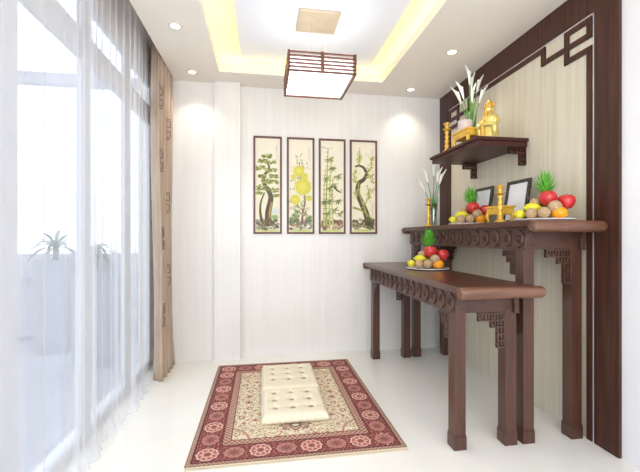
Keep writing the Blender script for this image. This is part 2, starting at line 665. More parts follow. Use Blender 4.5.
def altar_table(label, X0, X1, ytop0, ytop1, ztop, zap, lx, xtop):
    """lx: (x0,x1) of front legs and (x0,x1) of wall-side legs; zap: underside of the apron"""
    rt = thing('altar_table', label, 'table', (0, 0, 0), 'two carved altar tables')
    r = 0.034
    th = 0.036
    b = new()
    bx(b, xtop[0], min(xtop[1], X1 + 0.033), ytop0 + r, ytop1 - r, ztop - th, ztop, 0.004)
    obj('tabletop', b, WOOD_Y, rt)
    for yy in (ytop0 + r, ytop1 - r):
        b = new()
        M = Matrix.Translation((0, yy, ztop - r)) @ Matrix.Rotation(PI / 2, 4, 'Y')
        x0, x1 = xtop
        lathe(b, [(0, x0 - 0.004), (r * 0.55, x0 - 0.004), (r * 0.85, x0), (r, x0 + 0.012), (r, x0 + 0.12), (r * 0.97, x0 + 0.125), (r, x0 + 0.13),
                  (r, (x0 + x1) / 2 - 0.03), (r * 0.97, (x0 + x1) / 2 - 0.025), (r, (x0 + x1) / 2 - 0.02),
                  (r, x1 - 0.012), (r * 0.85, x1), (r * 0.55, x1 + 0.004), (0, x1 + 0.004)], 24, M)
        # spiral on the end of the roll
        tube(b, [(x0 - 0.004, yy + (r * 0.85 - k * 0.00065) * math.cos(k * 0.35), ztop - r + (r * 0.85 - k * 0.00065) * math.sin(k * 0.35)) for k in range(36)], 0.0022, 5)
        obj('scroll_end', b, WOOD_X_LIT, rt)
    ya, yb = ytop0 + 0.135, ytop1 - 0.135
    zt = ztop - th
    # carved front apron
    for side, (xa, xb, s) in enumerate(((X0, X0 + 0.03, -1), (X1 - 0.03, X1, 1))):
        b = new()
        bx(b, xa, xb, ya, yb, zap, zt, 0.003)
        xs = xa if s < 0 else xb
        nn = int((yb - ya - 0.06) / 0.105)
        zc = (zap + zt) / 2
        hh = (zt - zap)
        bx(b, xs - 0.004, xs + 0.004, ya, yb, zt - 0.010, zt - 0.003)
        bx(b, xs - 0.004, xs + 0.004, ya, yb, zap + 0.002, zap + 0.009)
        if s < 0:
            for k in range(nn):
                yc = ya + 0.06 + (yb - ya - 0.12) * k / (nn - 1)
                R_ = hh * 0.38
                # raised crescent with a small curl inside it
                tube(b, [(xs - 0.003, yc - R_ * math.cos((a_ - 8) * PI / 15) * 0.8, zc + R_ * math.sin((a_ - 8) * PI / 15)) for a_ in range(17)],
                     [0.002 + 0.0085 * math.sin(PI * (a_ + .5) / 17) for a_ in range(17)], 8)
                tube(b, [(xs - 0.002, yc + (R_ * 0.5 - a_ * 0.0009) * math.cos(a_ * 0.6 + PI), zc + (R_ * 0.5 - a_ * 0.0009) * math.sin(a_ * 0.6 + PI)) for a_ in range(15)], 0.0042, 6)
                ball(b, (xs - 0.002, yc, zc), 0.006, sub=1)
                if k < nn - 1:
                    ym = yc + (yb - ya - 0.12) / (nn - 1) / 2
                    for q in (1, -1):
                        ball(b, (xs, ym + .01, zc + q * hh * 0.30), 0.007, sub=1)
        obj('apron', b, WOOD_C, rt)
    for q, (yy0, yy1) in enumerate(((ya + 0.024, ya + 0.045), (yb - 0.045, yb - 0.024))):
        b = new(); bx(b, X0 + 0.03, X1 - 0.03, yy0, yy1, zap + 0.005, zt, 0.003)
        sgn = 1 if q else -1
        # curved cove carrying the overhanging scroll end
        ye = yb if q else ya
        pts = [(ye, zt), (ye + sgn * 0.085, zt)]
        for k in range(1, 7):
            a_ = k / 6 * PI / 2
            pts.append((ye + sgn * 0.085 * (1 - math.sin(a_)), zt - 0.075 * (1 - math.cos(a_))))
        for xx in (X0 + 0.004, X1 - 0.034):
            prism(b, pts, 'x', xx, xx + 0.03)
        obj('end_apron', b, WOOD_C, rt)
    lyn, lyf = ya + 0.02, yb - 0.02
    for (x0, x1) in lx:
        for (y0, y1) in ((lyn, lyn + 0.072), (lyf - 0.072, lyf)):
            b = new(); bx(b, x0 + 0.004, x1 - 0.004, y0, y1, 0.085, zap + 0.03, 0.004)
            lg = obj('leg', b, WOOD_Z, rt)
            b = new()
            bx(b, x0, x1, y0 - 0.004, y1 + 0.004, 0, 0.075, 0.003)
            bx(b, x0 + 0.002, x1 - 0.002, y0 - 0.002, y1 + 0.002, 0.075, 0.086, 0.003)
            obj('foot', b, WOOD_Z, lg)
    xf = X0 + 0.012
    xb_ = X1 - 0.012
    for xx in (xf, xb_):
        obj('bracket', fret_bracket('y', (xx, lyn + 0.078, zap - 0.005), 1), WOOD_C, rt)
        obj('bracket', fret_bracket('y', (xx, lyf - 0.078, zap - 0.005), -1), WOOD_C, rt)
    for yy in (lyn + 0.012, lyf - 0.012):
        obj('bracket', fret_bracket('x', (lx[1][0] - 0.002, yy, zap - 0.001), -1, 0.040, 0.009, 0.018, ((0, 0), (1, 0), (2, 0), (3, 0), (0, 1), (1, 1), (0, 2), (0, 3), (0, 4))), WOOD_C, rt)
    return rt


altar_table('low dark wood altar table with carved apron, standing nearest the rug', 1.087, 1.491, 1.80, 3.755, 0.960, 0.785,
            ((1.087, 1.167), (1.411, 1.491)), (1.052, 1.556))
altar_table('tall dark wood altar table against the beige wall panel', 1.528, 1.935, 1.80, 3.765, 1.330, 1.155,
            ((1.528, 1.608), (1.855, 1.935)), (1.490, 1.952))

# ------------------------------------------------------------------ wall shelf
sh = thing('wall_shelf', 'dark wood wall shelf carrying the gold statue', 'shelf', (0, 0, 0))
SX0, SY0, SY1, SZ = 1.533, 2.437, 3.19, 1.970
b = new()
bx(b, SX0, XF, SY0, SY1, SZ - 0.024, SZ, 0.003)
bx(b, SX0 + 0.016, XF, SY0 + 0.016, SY1 - 0.016, SZ - 0.064, SZ - 0.024, 0.003)
obj('shelf_board', b, WOOD_S, sh)
for yy in (SY0 + 0.05, SY1 - 0.06):
    obj('bracket', fret_bracket('x', (XF + 0.005, yy, SZ - 0.064), -1, 0.042, 0.010, 0.022, ((0, 0), (1, 0), (2, 0), (0, 1), (0, 2))), WOOD_S, sh)

# ------------------------------------------------------------------ paintings
def raster(wd, ht, base):
    img = np.zeros((ht, wd, 3)); img[:] = base
    return img


yy_, xx_ = None, None


class Brush:
    def __init__(s, wm, hm, res, base, seed):
        s.w, s.h = int(wm * res), int(hm * res)
        s.img = np.zeros((s.h, s.w, 3)); s.img[:] = np.array(base) / 255.0
        s.Y, s.X = np.mgrid[0:s.h, 0:s.w]
        s.X = s.X / (s.w - 1); s.Y = s.Y / (s.h - 1) * (hm / wm)   # units of the picture's width, y upward
        s.top = hm / wm
        s.r = random.Random(seed)

    def dot(s, x, y, r, col, a=1.0, sy=1.0, rot=0.0, soft=0.3):
        dx, dy = s.X - x, s.Y - y
        c, q = math.cos(rot), math.sin(rot)
        u = (dx * c + dy * q) / r
        v = (-dx * q + dy * c) / (r * sy)
        d = np.sqrt(u * u + v * v)
        m = np.clip((1 - d) / soft, 0, 1)[..., None] * a
        s.img = s.img * (1 - m) + np.array(col) / 255.0 * m

    def line(s, pts, r0, r1, col, a=1.0):
        n = max(2, int(sum(math.dist(pts[i], pts[i + 1]) for i in range(len(pts) - 1)) / 0.02))
        tot = len(pts) - 1
        for k in range(n + 1):
            t = k / n * tot
            i = min(int(t), tot - 1); f = t - i
            p0 = pts[max(i - 1, 0)]; p1 = pts[i]; p2 = pts[i + 1]; p3 = pts[min(i + 2, tot)]
            cc = [0.5 * ((2 * p1[d]) + (-p0[d] + p2[d]) * f + (2 * p0[d] - 5 * p1[d] + 4 * p2[d] - p3[d]) * f * f + (-p0[d] + 3 * p1[d] - 3 * p2[d] + p3[d]) * f ** 3) for d in (0, 1)]
            s.dot(cc[0], cc[1], r0 + (r1 - r0) * k / n, col, a, soft=0.4)

    def rocks(s, g):
        s.dot(0.5, 0.03, 0.7, (196, 204, 110), 0.8, 0.18, soft=.6)
        for k in range(60):
            x = s.r.uniform(0.03, 0.97); y = s.r.uniform(0.14, 0.50)
            c = s.r.choice(g)
            s.dot(x, y, s.r.uniform(0.05, 0.12), c, 0.85, s.r.uniform(.4, .9), s.r.uniform(-1, 1))
            if k % 2:
                s.line([(x - 0.08, y - 0.03), (x, y + 0.03), (x + 0.08, y - 0.02)], 0.016, 0.010, (78, 72, 54), .8)

    def text(s, n):
        for k in range(n):
            y = s.top - 0.32 - k * 0.085
            for q in range(4):
                x0 = 0.86 + s.r.uniform(-.02, .02); y0 = y + s.r.uniform(-.025, .025)
                if q % 2:
                    s.line([(x0 - 0.02, y0), (x0 + 0.02, y0)], 0.007, 0.006, (96, 92, 88), .8)
                else:
                    s.line([(x0, y0 - 0.02), (x0, y0 + 0.02)], 0.007, 0.006, (96, 92, 88), .8)


RES = 340


def pine(B):
    B.rocks([(150, 152, 120), (186, 186, 156), (104, 108, 84), (208, 206, 180)])
    B.dot(0.78, 0.85, 0.3, (200, 216, 214), .7, .7, soft=.8)
    B.line([(0.26, 0.45), (0.2, 0.8), (0.22, 1.2), (0.36, 1.6)], 0.07, 0.03, (110, 96, 62))
    B.line([(0.52, 0.35), (0.52, 0.8), (0.6, 1.2), (0.62, 1.5), (0.46, 1.8), (0.32, 2.1), (0.42, 2.4), (0.56, 2.6), (0.46, 2.95)], 0.15, 0.035, (104, 86, 56))
    B.line([(0.60, 0.35), (0.58, 0.8), (0.66, 1.2)], 0.06, 0.04, (196, 160, 98), .8)
    B.line([(0.42, 0.4), (0.45, 0.8), (0.52, 1.15)], 0.04, 0.03, (70, 56, 40), .7)
    for x in (.3, .42, .62, .75):
        B.line([(.55, .55), (x, .36), (x + (x - .5) * .5, .24)], .06, .02, (126, 106, 70))
    for c in [(0.47, 3.12, .2), (0.32, 2.92, .2), (0.64, 2.88, .22), (0.2, 2.62, .22), (0.62, 2.55, .26), (0.78, 2.3, .22), (0.72, 2.08, .24), (0.45, 2.1, .24),
              (0.24, 1.82, .26), (0.12, 1.62, .16), (0.72, 1.72, .26), (0.84, 1.5, .16), (.28, 2.3, .18)]:
        for k in range(16):
            B.dot(c[0] + B.r.uniform(-1, 1) * c[2] * .85, c[1] + B.r.uniform(-.4, .2) * c[2], B.r.uniform(.06, .10),
                  B.r.choice([(146, 158, 84), (176, 182, 104), (120, 132, 72)]), .8, .6, soft=.6)
        for k in range(16):
            B.dot(c[0] + B.r.uniform(-1, 1) * c[2] * .9, c[1] + B.r.uniform(-.35, .45) * c[2], B.r.uniform(.025, .05),
                  B.r.choice([(96, 112, 56), (196, 198, 116), (84, 98, 50), (214, 212, 150)]), .85, .6)
    B.dot(.78, .62, .2, (134, 172, 86), .8, .6, soft=.6)
    B.text(8)


def flower(B, x, y, r, c1, c2):
    for k in range(14):
        a = 2 * PI * k / 14
        B.dot(x + math.cos(a) * r * .62, y + math.sin(a) * r * .62, r * .46, c1, .9, .6, a)
    for k in range(9):
        a = 2 * PI * k / 9 + .3
        B.dot(x + math.cos(a) * r * .3, y + math.sin(a) * r * .3, r * .3, c2, .8, .5, a)
    for k in range(14):
        a = 2 * PI * k / 14 + B.r.uniform(-.2, .2)
        B.line([(x + math.cos(a) * r * .25, y + math.sin(a) * r * .25), (x + math.cos(a) * r * .9, y + math.sin(a) * r * .9)], .012, .006, B.r.choice([(206, 190, 40), (180, 170, 60)]), .6)


def chrys(B):
    B.rocks([(168, 160, 140), (120, 116, 92), (206, 202, 184), (140, 130, 104)])
    for p in [(0.12, .55), (.24, .7), (.88, .62), (.16, .42), (.85, .5), (.35, .85)]:
        B.dot(p[0], p[1], .15, (104, 140, 72), .85, .7, soft=.6)
    B.line([(0.55, 0.4), (0.6, 0.9), (0.68, 1.3), (0.6, 1.8), (0.5, 2.3), (0.45, 2.9)], 0.05, 0.02, (132, 100, 74))
    B.line([(.6, .9), (.4, 1.1), (.27, 1.35)], .03, .015, (132, 110, 74))
    for k in range(26):
        B.dot(B.r.gauss(.6, .2), B.r.uniform(.5, 1.1), B.r.uniform(.05, .11), B.r.choice([(176, 168, 132), (148, 140, 104), (196, 196, 160)]), .8, .6, B.r.uniform(-2, 2))
    for k in range(90):
        B.dot(B.r.gauss(.5, .22), B.r.uniform(.8, 3.0), B.r.uniform(.04, .08), B.r.choice([(166, 174, 130), (190, 198, 142), (134, 146, 100), (212, 216, 176)]), .75, .5, B.r.uniform(-2, 2))
    for k in range(24):
        B.dot(.45 + B.r.uniform(-.16, .16), B.r.uniform(2.6, 3.3), .035, (136, 148, 106), .7, .6, B.r.uniform(-2, 2))
    for f in [(.6, 1.9, .36), (.27, 1.35, .22), (.42, 2.55, .24), (.85, 1.42, .13), (.66, 2.32, .16), (.2, 2.3, .12)]:
        flower(B, f[0], f[1], f[2], (220, 212, 92), (234, 228, 116))
    B.dot(.22, .3, .13, (206, 150, 104), .7, .5)
    B.text(7)


def bamboo(B):
    B.rocks([(176, 140, 108), (150, 128, 96), (206, 180, 146), (128, 104, 78)])
    for x, top_, c in [(.24, 3.5, (176, 182, 98)), (.38, 3.0, (196, 200, 124)), (.14, 2.7, (200, 204, 140)), (.5, 2.3, (206, 208, 150))]:
        B.line([(x + .02, .3), (x, 1.2), (x + .03, 2.2), (x + .08, top_)], .05, .026, c)
        for k in range(16):
            yy = .4 + k * .2
            if yy < top_:
                B.line([(x - .04, yy), (x + .06, yy)], .013, .013, (122, 122, 66), .8)
    for cx, cy, q in [(.38, 3.1, 15), (.5, 2.75, 11), (.75, 2.4, 12), (.75, 1.35, 12), (.4, 1.9, 12), (.25, 2.3, 10), (.6, .95, 12), (.85, .8, 9), (.15, 1.3, 10), (.45, 1.35, 12), (.3, .8, 12), (.6, 2.05, 8)]:
        for k in range(q * 2):
            a = B.r.uniform(-PI, .9)
            L_ = B.r.uniform(.12, .24)
            B.line([(cx, cy), (cx + math.cos(a) * L_, cy + math.sin(a) * L_)], .034, .008, B.r.choice([(124, 134, 72), (150, 160, 92), (176, 182, 116), (104, 112, 66), (196, 198, 140)]), .8)
    B.line([(.60, 1.92), (.72, 1.78), (.88, 1.70)], .05, .03, (92, 70, 54))
    B.dot(.9, 1.80, .06, (206, 176, 84), .9, .6)
    B.line([(.45, 1.5), (.5, 1.75)], .03, .014, (150, 110, 90), .8)
    B.line([(.05, 3.62), (.3, 3.55), (.5, 3.6)], .02, .01, (140, 140, 120), .8)
    B.text(1)


def plum(B):
    B.rocks([(122, 116, 80), (156, 152, 112), (90, 84, 62), (184, 180, 140)])
    br = (92, 84, 54)
    for k in range(60):
        B.dot(B.r.choice([.3, .82, .2, .7]) + B.r.gauss(0, .08), B.r.uniform(1.2, 3.3), B.r.uniform(.05, .1), (222, 218, 168), .5, .9, soft=.8)
    B.line([(0.72, 0.35), (0.6, 0.8), (0.42, 1.2), (0.26, 1.6), (0.3, 2.0), (0.5, 2.15), (0.62, 2.4), (.5, 2.65), (.3, 2.72), (.16, 2.68)], 0.15, 0.03, br)
    B.line([(0.70, 0.5), (0.56, 0.95), (0.38, 1.4), (.3, 1.8)], 0.05, 0.03, (176, 174, 104), .8)
    for x in (.45, .6, .85, .95):
        B.line([(.7, .6), (x, .38), (x + (x - .7) * .4, .24)], .06, .02, (112, 102, 66))
    for p in [[(.3, 2.72), (.34, 3.05), (.32, 3.4)], [(.6, 2.45), (.8, 2.6), (.84, 3.1)], [(.3, 1.9), (.15, 2.1), (.12, 2.5)], [(.5, 1.05), (.75, 1.5), (.92, 1.8)], [(.75, 1.4), (.7, 1.8)],
              [(.6, 2.3), (.85, 2.3), (.9, 2.1)], [(.28, 1.7), (.12, 1.5)]]:
        B.line(p, .026, .012, br)
        for q in range(26):
            t = B.r.random() * (len(p) - 1)
            i = min(int(t), len(p) - 2); f = t - i
            x = p[i][0] * (1 - f) + p[i + 1][0] * f + B.r.uniform(-.09, .09)
            y = p[i][1] * (1 - f) + p[i + 1][1] * f + B.r.uniform(-.12, .12)
            B.dot(x, y, B.r.uniform(.03, .06), B.r.choice([(204, 204, 134), (186, 190, 112), (226, 224, 176), (158, 160, 92)]), .8)
    B.line([(.1, 1.0), (.5, .85), (.9, .5)], .06, .03, (164, 166, 98), .7)
    B.line([(.85, .4), (.9, 1.2)], .014, .014, (150, 146, 110), .7)
    B.text(7)


PIC = attr_mat('painted_paper', 0.45)


def colour_grid(name, img, wm, hm, parent, m, plane='xz'):
    h, w_, _ = img.shape
    me = bpy.data.meshes.new(name)
    xs = np.linspace(0, wm, w_); ys = np.linspace(0, hm, h)
    X, Y = np.meshgrid(xs, ys)
    co = np.zeros((h * w_, 3))
    co[:, 0] = X.ravel()
    if plane == 'xz':
        co[:, 2] = Y.ravel()
    else:
        co[:, 1] = Y.ravel()
    idx = np.arange(h * w_).reshape(h, w_)
    f = np.stack([idx[:-1, :-1], idx[:-1, 1:], idx[1:, 1:], idx[1:, :-1]], -1).reshape(-1, 4)
    me.from_pydata(co.tolist(), [], f.tolist())
    c = np.clip(img.reshape(-1, 3), 0, 1)
    cl = np.where(c <= 0.04045, c / 12.92, ((c + 0.055) / 1.055) ** 2.4)
    rgba = np.ones((h * w_, 4)); rgba[:, :3] = cl
    a = me.color_attributes.new('dye', 'FLOAT_COLOR', 'POINT')
    a.data.foreach_set('color', rgba.ravel().astype(np.float32))
    me.materials.append(m)
    o = bpy.data.objects.new(name, me)
    COL.objects.link(o)
    if parent:
        o.parent = parent
    return o


labels = ['framed painting of a green pine tree, leftmost of the four',
          'framed painting of big yellow chrysanthemums above rocks',
          'framed painting of bamboo stalks with a small bird',
          'framed painting of a crooked blossoming plum trunk, rightmost of the four']
yf = YB
for (x0, x1), fn, lb, seed in zip(((-0.097, 0.194), (0.247, 0.536), (0.584, 0.872), (0.921, 1.222)), (pine, chrys, bamboo, plum), labels, (1, 2, 3, 4)):
    W_ = x1 - x0
    z0, z1 = 1.262, 2.272
    r = thing('framed_painting', lb, 'painting', (x0, yf, z0), 'four painted panels on the back wall')
    b = new()
    fw = 0.019
    Hh = z1 - z0
    bx(b, 0, fw, -0.022, 0, 0, Hh, 0.002)
    bx(b, W_ - fw, W_, -0.022, 0, 0, Hh, 0.002)
    bx(b, fw, W_ - fw, -0.022, 0, 0, fw, 0.002)
    bx(b, fw, W_ - fw, -0.022, 0, Hh - fw, Hh, 0.002)
    obj('frame', b, WOOD_P, r)
    pw_, ph_ = W_ - 2 * fw, Hh - 2 * fw
    B = Brush(pw_, ph_, RES, (240, 234, 218), seed)
    B.dot(.5, 1.6, 1.4, (232, 228, 196), .5, 1.2, soft=1)
    fn(B)
    # pale margin of the paper
    mg = (B.X < .035) | (B.X > .965) | (B.Y < .035) | (B.Y > B.top - .05)
    B.img[mg] = B.img[mg] * .4 + np.array((244, 238, 222)) / 255 * .6
    B.img = B.img ** 1.25    # deeper inks
    o = colour_grid('picture', B.img, pw_, ph_, r, PIC)
    o.location = (fw, -0.010, fw)

# ------------------------------------------------------------------ rug
RX0, RX1, RY0, RY1 = -0.415, 0.832, 2.02, 3.56
RWd, RLn = RX1 - RX0, RY1 - RY0


def make_rug():
    res = 300
    w_, h = int(RWd * res), int(RLn * res)
    Yg, Xg = np.mgrid[0:h, 0:w_]
    X = Xg / (w_ - 1) * RWd; Y = Yg / (h - 1) * RLn
    img = np.zeros((h, w_, 3))
    C = lambda *c: np.array(c) / 255.0
    cream, tan, rose, maroon, dark, olive, pink = C(232, 218, 190), C(184, 156, 130), C(176, 124, 114), C(132, 48, 56), C(84, 42, 48), C(146, 138, 108), C(206, 160, 146)
    img[:] = cream
    # mirror folding for the field
    xf = np.minimum(X, RWd - X); yf_ = np.minimum(Y, RLn - Y)
    d = np.minimum(xf, yf_)
    rr = random.Random(11)

    def put(m, c, a=1.0):
        m = (m * a)[..., None]
        np.copyto(img, img * (1 - m) + c * m)

    def rosette(cx, cy, r, cols, n=8, sx_=1.0, sy_=1.0, mirror=True):
        dx = ((xf if mirror else X) - cx) / sx_; dy = ((yf_ if mirror else Y) - cy) / sy_
        rad = np.sqrt(dx * dx + dy * dy); ang = np.arctan2(dy, dx)
        k = r * (0.82 + 0.18 * np.cos(n * ang))
        for f, c in cols:
            put((rad < k * f).astype(float), c)

    # vine scrolls across the field
    g1 = np.sin(xf * 70 + 2.2 * np.sin(yf_ * 34)) * np.sin(yf_ * 62 + 2.0 * np.sin(xf * 30))
    put((np.abs(g1) < 0.09).astype(float), C(178, 150, 118), .75)
    g2 = np.sin(xf * 120 + 3 * np.sin(yf_ * 50) + 1) * np.sin(yf_ * 110 + 3 * np.sin(xf * 44))
    put((g2 > 0.72).astype(float), C(160, 124, 100), .7)
    put((g2 < -0.78).astype(float), C(128, 128, 98), .7)
    pts = []
    for k in range(1500):
        cx, cy = rr.uniform(.23, RWd / 2), rr.uniform(.22, RLn / 2)
        r = rr.choice([.014, .018, .026, .034] if k < 400 else [.010, .013])
        if all((cx - p[0]) ** 2 + (cy - p[1]) ** 2 > (r + p[2] + .008) ** 2 for p in pts):
            pts.append((cx, cy, r))
            c1, c2, c3 = rr.choice([(rose, cream, maroon), (dark, pink, cream), (olive, cream, rose), (tan, pink, maroon), (C(112, 100, 96), cream, tan)])
            rosette(cx, cy, r, ((1.0, c1), (.72, c2), (.4, c3)), rr.choice([5, 6, 8]))
    # darker central medallion of the field
    rosette(RWd / 2, RLn / 2, .20, ((1.0, C(172, 130, 112)), (.9, cream), (.7, C(180, 146, 124)), (.6, C(214, 196, 166))), 12, 1, 1.3)
    rosette(RWd / 2, RLn / 2 - .42, .085, ((1.0, C(120, 100, 92)), (.8, pink), (.5, C(110, 96, 90)), (.25, cream)), 8, 1.3, .8)
    # rosy spandrels near the inner corners
    q = np.sqrt(((xf - .20) / 1.0) ** 2 + ((yf_ - .20) / 1.2) ** 2)
    put(((q > .125) & (q < .14)).astype(float), rose, .8)
    # borders
    inb = d < .225
    img[inb] = C(182, 134, 122)
    s = np.where(xf < yf_, Y, X)
    Ls = np.where(xf < yf_, RLn, RWd)
    p1 = np.sin(s * 2 * PI / .03) * np.sin((d - .17) * 2 * PI / .034)
    put((inb & (d > .175) & (p1 > .3)).astype(float), C(120, 70, 66), .8)
    put((inb & (d > .175) & (p1 < -.3)).astype(float), C(206, 186, 152), .7)
    p2 = np.sin(s * 2 * PI / .024) * np.sin(d * 2 * PI / .030)
    put(((d < .03) & (p2 > .3)).astype(float), C(130, 104, 88), .9)
    put(((d < .03) & (p2 < -.3)).astype(float), C(196, 168, 140), .8)
    put((d < .006).astype(float), C(120, 92, 78))
    band = (d > .03) & (d < .175)
    img[band] = maroon * .92
    # little fill blossoms in the maroon band
    g3 = np.sin(s * 2 * PI / .040 + 1.2 * np.sin(d * 150)) * np.sin((d - .045) * 2 * PI / .040)
    put((band & (g3 > .35)).astype(float), C(190, 120, 112), .9)
    put((band & (g3 < -.45)).astype(float), C(150, 120, 92), .7)
    # medallions, alternating ovals and arches
    def meds(along, length, across):
        nn = int(round((length - .21) / .155))
        for k in range(nn + 1):
            c = .105 + (length - .21) * k / nn
            big = (k % 2 == 0)
            da = (along - c) / (.060 if big else .058); dc = (across - .1025) / (.056 if big else .050)
            rad = np.sqrt(da * da + dc * dc)
            ang = np.arctan2(dc, da)
            wv = 1 + .05 * np.cos(10 * ang)
            mm = across < .21
            put((mm & (rad < 1.16 * wv)).astype(float), dark)
            put((mm & (rad < 1.05 * wv)).astype(float), C(222, 178, 164) if big else C(186, 118, 112))
            put((mm & (rad < .86 * wv)).astype(float), C(168, 92, 90) if big else C(176, 128, 116))
            put((mm & (rad < .62 * (1 + .25 * np.cos(8 * ang)))).astype(float), C(214, 168, 152) if big else C(150, 96, 90))
            put((mm & (rad < .34)).astype(float), C(140, 84, 78))
    for ac in (X, RWd - X):
        meds(Y, RLn, ac)
    for ac in (Y, RLn - Y):
        meds(X, RWd, ac)
    for e in (.03, .175):
        put((np.abs(d - e) < .004).astype(float), dark)
    put((np.abs(d - .225) < .004).astype(float), dark, .8)
    rng = np.random.default_rng(4)
    img *= (1 + rng.normal(0, .06, (h, w_, 1)))
    return np.clip(img, 0, 1)


rug = thing('area_rug', 'red bordered cream floral patterned rug on the pale floor', 'rug', (RX0, RY0, 0))
RUGM = attr_mat('woven_wool', 0.95, 0.5)
b = new(); bx(b, 0, RWd, 0, RLn, 0, 0.008); obj('backing', b, FRINGE, rug)
o = colour_grid('pile', make_rug(), RWd, RLn, rug, RUGM, 'xy')
o.location = (0, 0, 0.0095)
b = new()
for k in range(230):
    x = RWd * (k + .5) / 230
    for (y, s) in ((0, -1), (RLn, 1)):
        j = random.uniform(-.003, .003)
        bx(b, x - .0018, x + .0018, min(y, y + s * (.02 + j)), max(y, y + s * (.02 + j)), 0, .004)
o = obj('fringe', b, FRINGE, rug)
o['kind'] = 'stuff'

# ------------------------------------------------------------------ floor cushions
def cushion(loc, label, wx, wy, ht, rows):
    r = thing('floor_cushion', label, 'cushion', loc, 'tufted cushions on the rug')
    bt = [(wx * (.20 + .28 * i), rows[j]) for i in range(3) for j in range(3)]

    n = 60
    t = bmesh.new()

    def h_at(x, y):
        ex = min(x, wx - x); ey = min(y, wy - y)
        e = min(ex, ey)
        edge = math.sqrt(max(0, 1 - (1 - min(1, e / .035)) ** 2))
        z = ht * (0.5 + 0.5 * edge)
        dmin = 9
        for (a, c) in bt:
            q = math.hypot(x - a, y - c)
            z -= .026 * math.exp(-(q / .026) ** 2)
        # seams joining the buttons
        for (a, c) in bt[::3]:
            z -= .003 * math.exp(-((x - a) / .006) ** 2) * (1 if c is not None else 0)
        for k in range(3):
            z -= .003 * math.exp(-((y - bt[k][1]) / .006) ** 2)
        z += .004 * math.sin(x / wx * 3 * PI) ** 2 * math.sin(y / wy * 3 * PI) ** 2
        return z
    top = {}
    bot = {}
    for i in range(n + 1):
        for j in range(n + 1):
            x, y = wx * i / n, wy * j / n
            top[i, j] = t.verts.new((x, y, h_at(x, y)))
    for i in range(n):
        for j in range(n):
            f = t.faces.new([top[i, j], top[i + 1, j], top[i + 1, j + 1], top[i, j + 1]]); f.smooth = True
    ring = [(i, 0) for i in range(n)] + [(n, j) for j in range(n)] + [(i, n) for i in range(n, 0, -1)] + [(0, j) for j in range(n, 0, -1)]
    prev = [top[k] for k in ring]
    cx, cy = wx / 2, wy / 2
    for (zz, ins) in ((ht * .45, -.004), (ht * .25, -.001), (.004, .012), (0, .02)):
        cur = []
        for k in ring:
            x, y = wx * k[0] / n, wy * k[1] / n
            wob = .0025 * math.sin((x + y) * 130)
            cur.append(t.verts.new((cx + (x - cx) * (1 - (ins + wob) / (wx / 2)), cy + (y - cy) * (1 - (ins + wob) / (wy / 2)), zz)))
        for a in range(len(ring)):
            q = (a + 1) % len(ring)
            f = t.faces.new([prev[a], cur[a], cur[q], prev[q]]); f.smooth = True
        prev = cur
    t.faces.new(prev[::-1])
    bmesh.ops.recalc_face_normals(t, faces=t.faces[:])
    obj('cushion_body', t, CUSH, r)
    for (a, c) in bt:
        q = new()
        ball(q, (a, c, ht - .019), .023, (1, 1, .55), 2)
        obj('button', q, BUTTON, r)
    return r


cushion((-0.008, 2.375, 0.0105), 'cream button tufted square cushion on rug, nearer the camera', 0.44, 0.435, 0.066, (.12, .24, .36))
cushion((-0.010, 2.818, 0.0105), 'cream button tufted square cushion on rug, nearer the back wall', 0.45, 0.52, 0.066, (.18, .30, .42))

# ------------------------------------------------------------------ pendant lamp
PLX, PLY = 0.413, 2.76
pl = thing('pendant_lamp', 'square slatted dark wood pendant lamp hanging from the ceiling', 'lamp', (PLX, PLY, 0))
b = new(); bx(b, -0.155, 0.155, -0.14, 0.14, CPZ - 0.018, CPZ, 0.003)
obj('ceiling_plate', b, mat('lamp_plate_metal', 'bfae96', 0.35, 0.3, col2='cbbba4'), pl)
b = new()
for sx_ in (-.05, .05):
    tube(b, [(sx_, 0, CPZ - .018), (sx_ * 1.3, 0, 2.7), (sx_ * 1.5, 0, 2.525)], 0.0022, 6)
obj('cable', b, STEEL, pl)
w2 = 0.237
z0, z1 = 2.392, 2.530
for k in range(6):
    zz = z1 - .010 - (z1 - z0 - .010) * k / 5.0
    b = new()
    for s in (-1, 1):
        bx(b, -w2, w2, s * w2 - .008, s * w2 + .008, zz - .005, zz + .005)
        bx(b, s * w2 - .008, s * w2 + .008, -w2, w2, zz - .005, zz + .005)
    obj('slat_ring', b, WOOD_L, pl)
for (x, y) in ((-1, -1), (1, -1), (-1, 1), (1, 1), (0, -1), (0, 1), (-1, 0), (1, 0)):
    b = new()
    t_ = .008 if (x and y) else .011
    bx(b, x * w2 - t_, x * w2 + t_, y * w2 - t_, y * w2 + t_, z0, z1)
    obj('upright', b, WOOD_L, pl)
b = new(); bx(b, -w2 + .014, w2 - .014, -w2 + .014, w2 - .014, z0 + .004, z1 - .02, .004)
obj('diffuser', b, GLOW, pl)

# ------------------------------------------------------------------ downlights
def downlight(loc, label, power=9, first=[None]):
    if first[0] is None:
        r = thing('ceiling_downlight', label, 'ceiling light', loc, 'round recessed ceiling spotlights')
        b = new()
        lathe(b, [(.034, 0.0), (.036, -.006), (.047, -.006), (.050, -.003), (.050, 0.0)], 28)
        obj('trim_ring', b, mat('downlight_ring', 'e6dccb', 0.4), r)
        b = new()
        lathe(b, [(0, -.002), (.034, -.002), (.034, 0)], 24)
        obj('lens', b, SPOTG, r)
        first[0] = r
    else:
        r = dup(first[0], label, loc)
    d = bpy.data.lights.new('downlight_beam', 'SPOT')
    d.energy = power
    d.color = (1, .90, .76)
    d.spot_size = 1.9
    d.spot_blend = 0.9
    d.shadow_soft_size = 0.03
    lo_ = bpy.data.objects.new('downlight_beam', d)
    COL.objects.link(lo_)
    lo_.location = (loc[0], loc[1], loc[2] - .02)
    return r


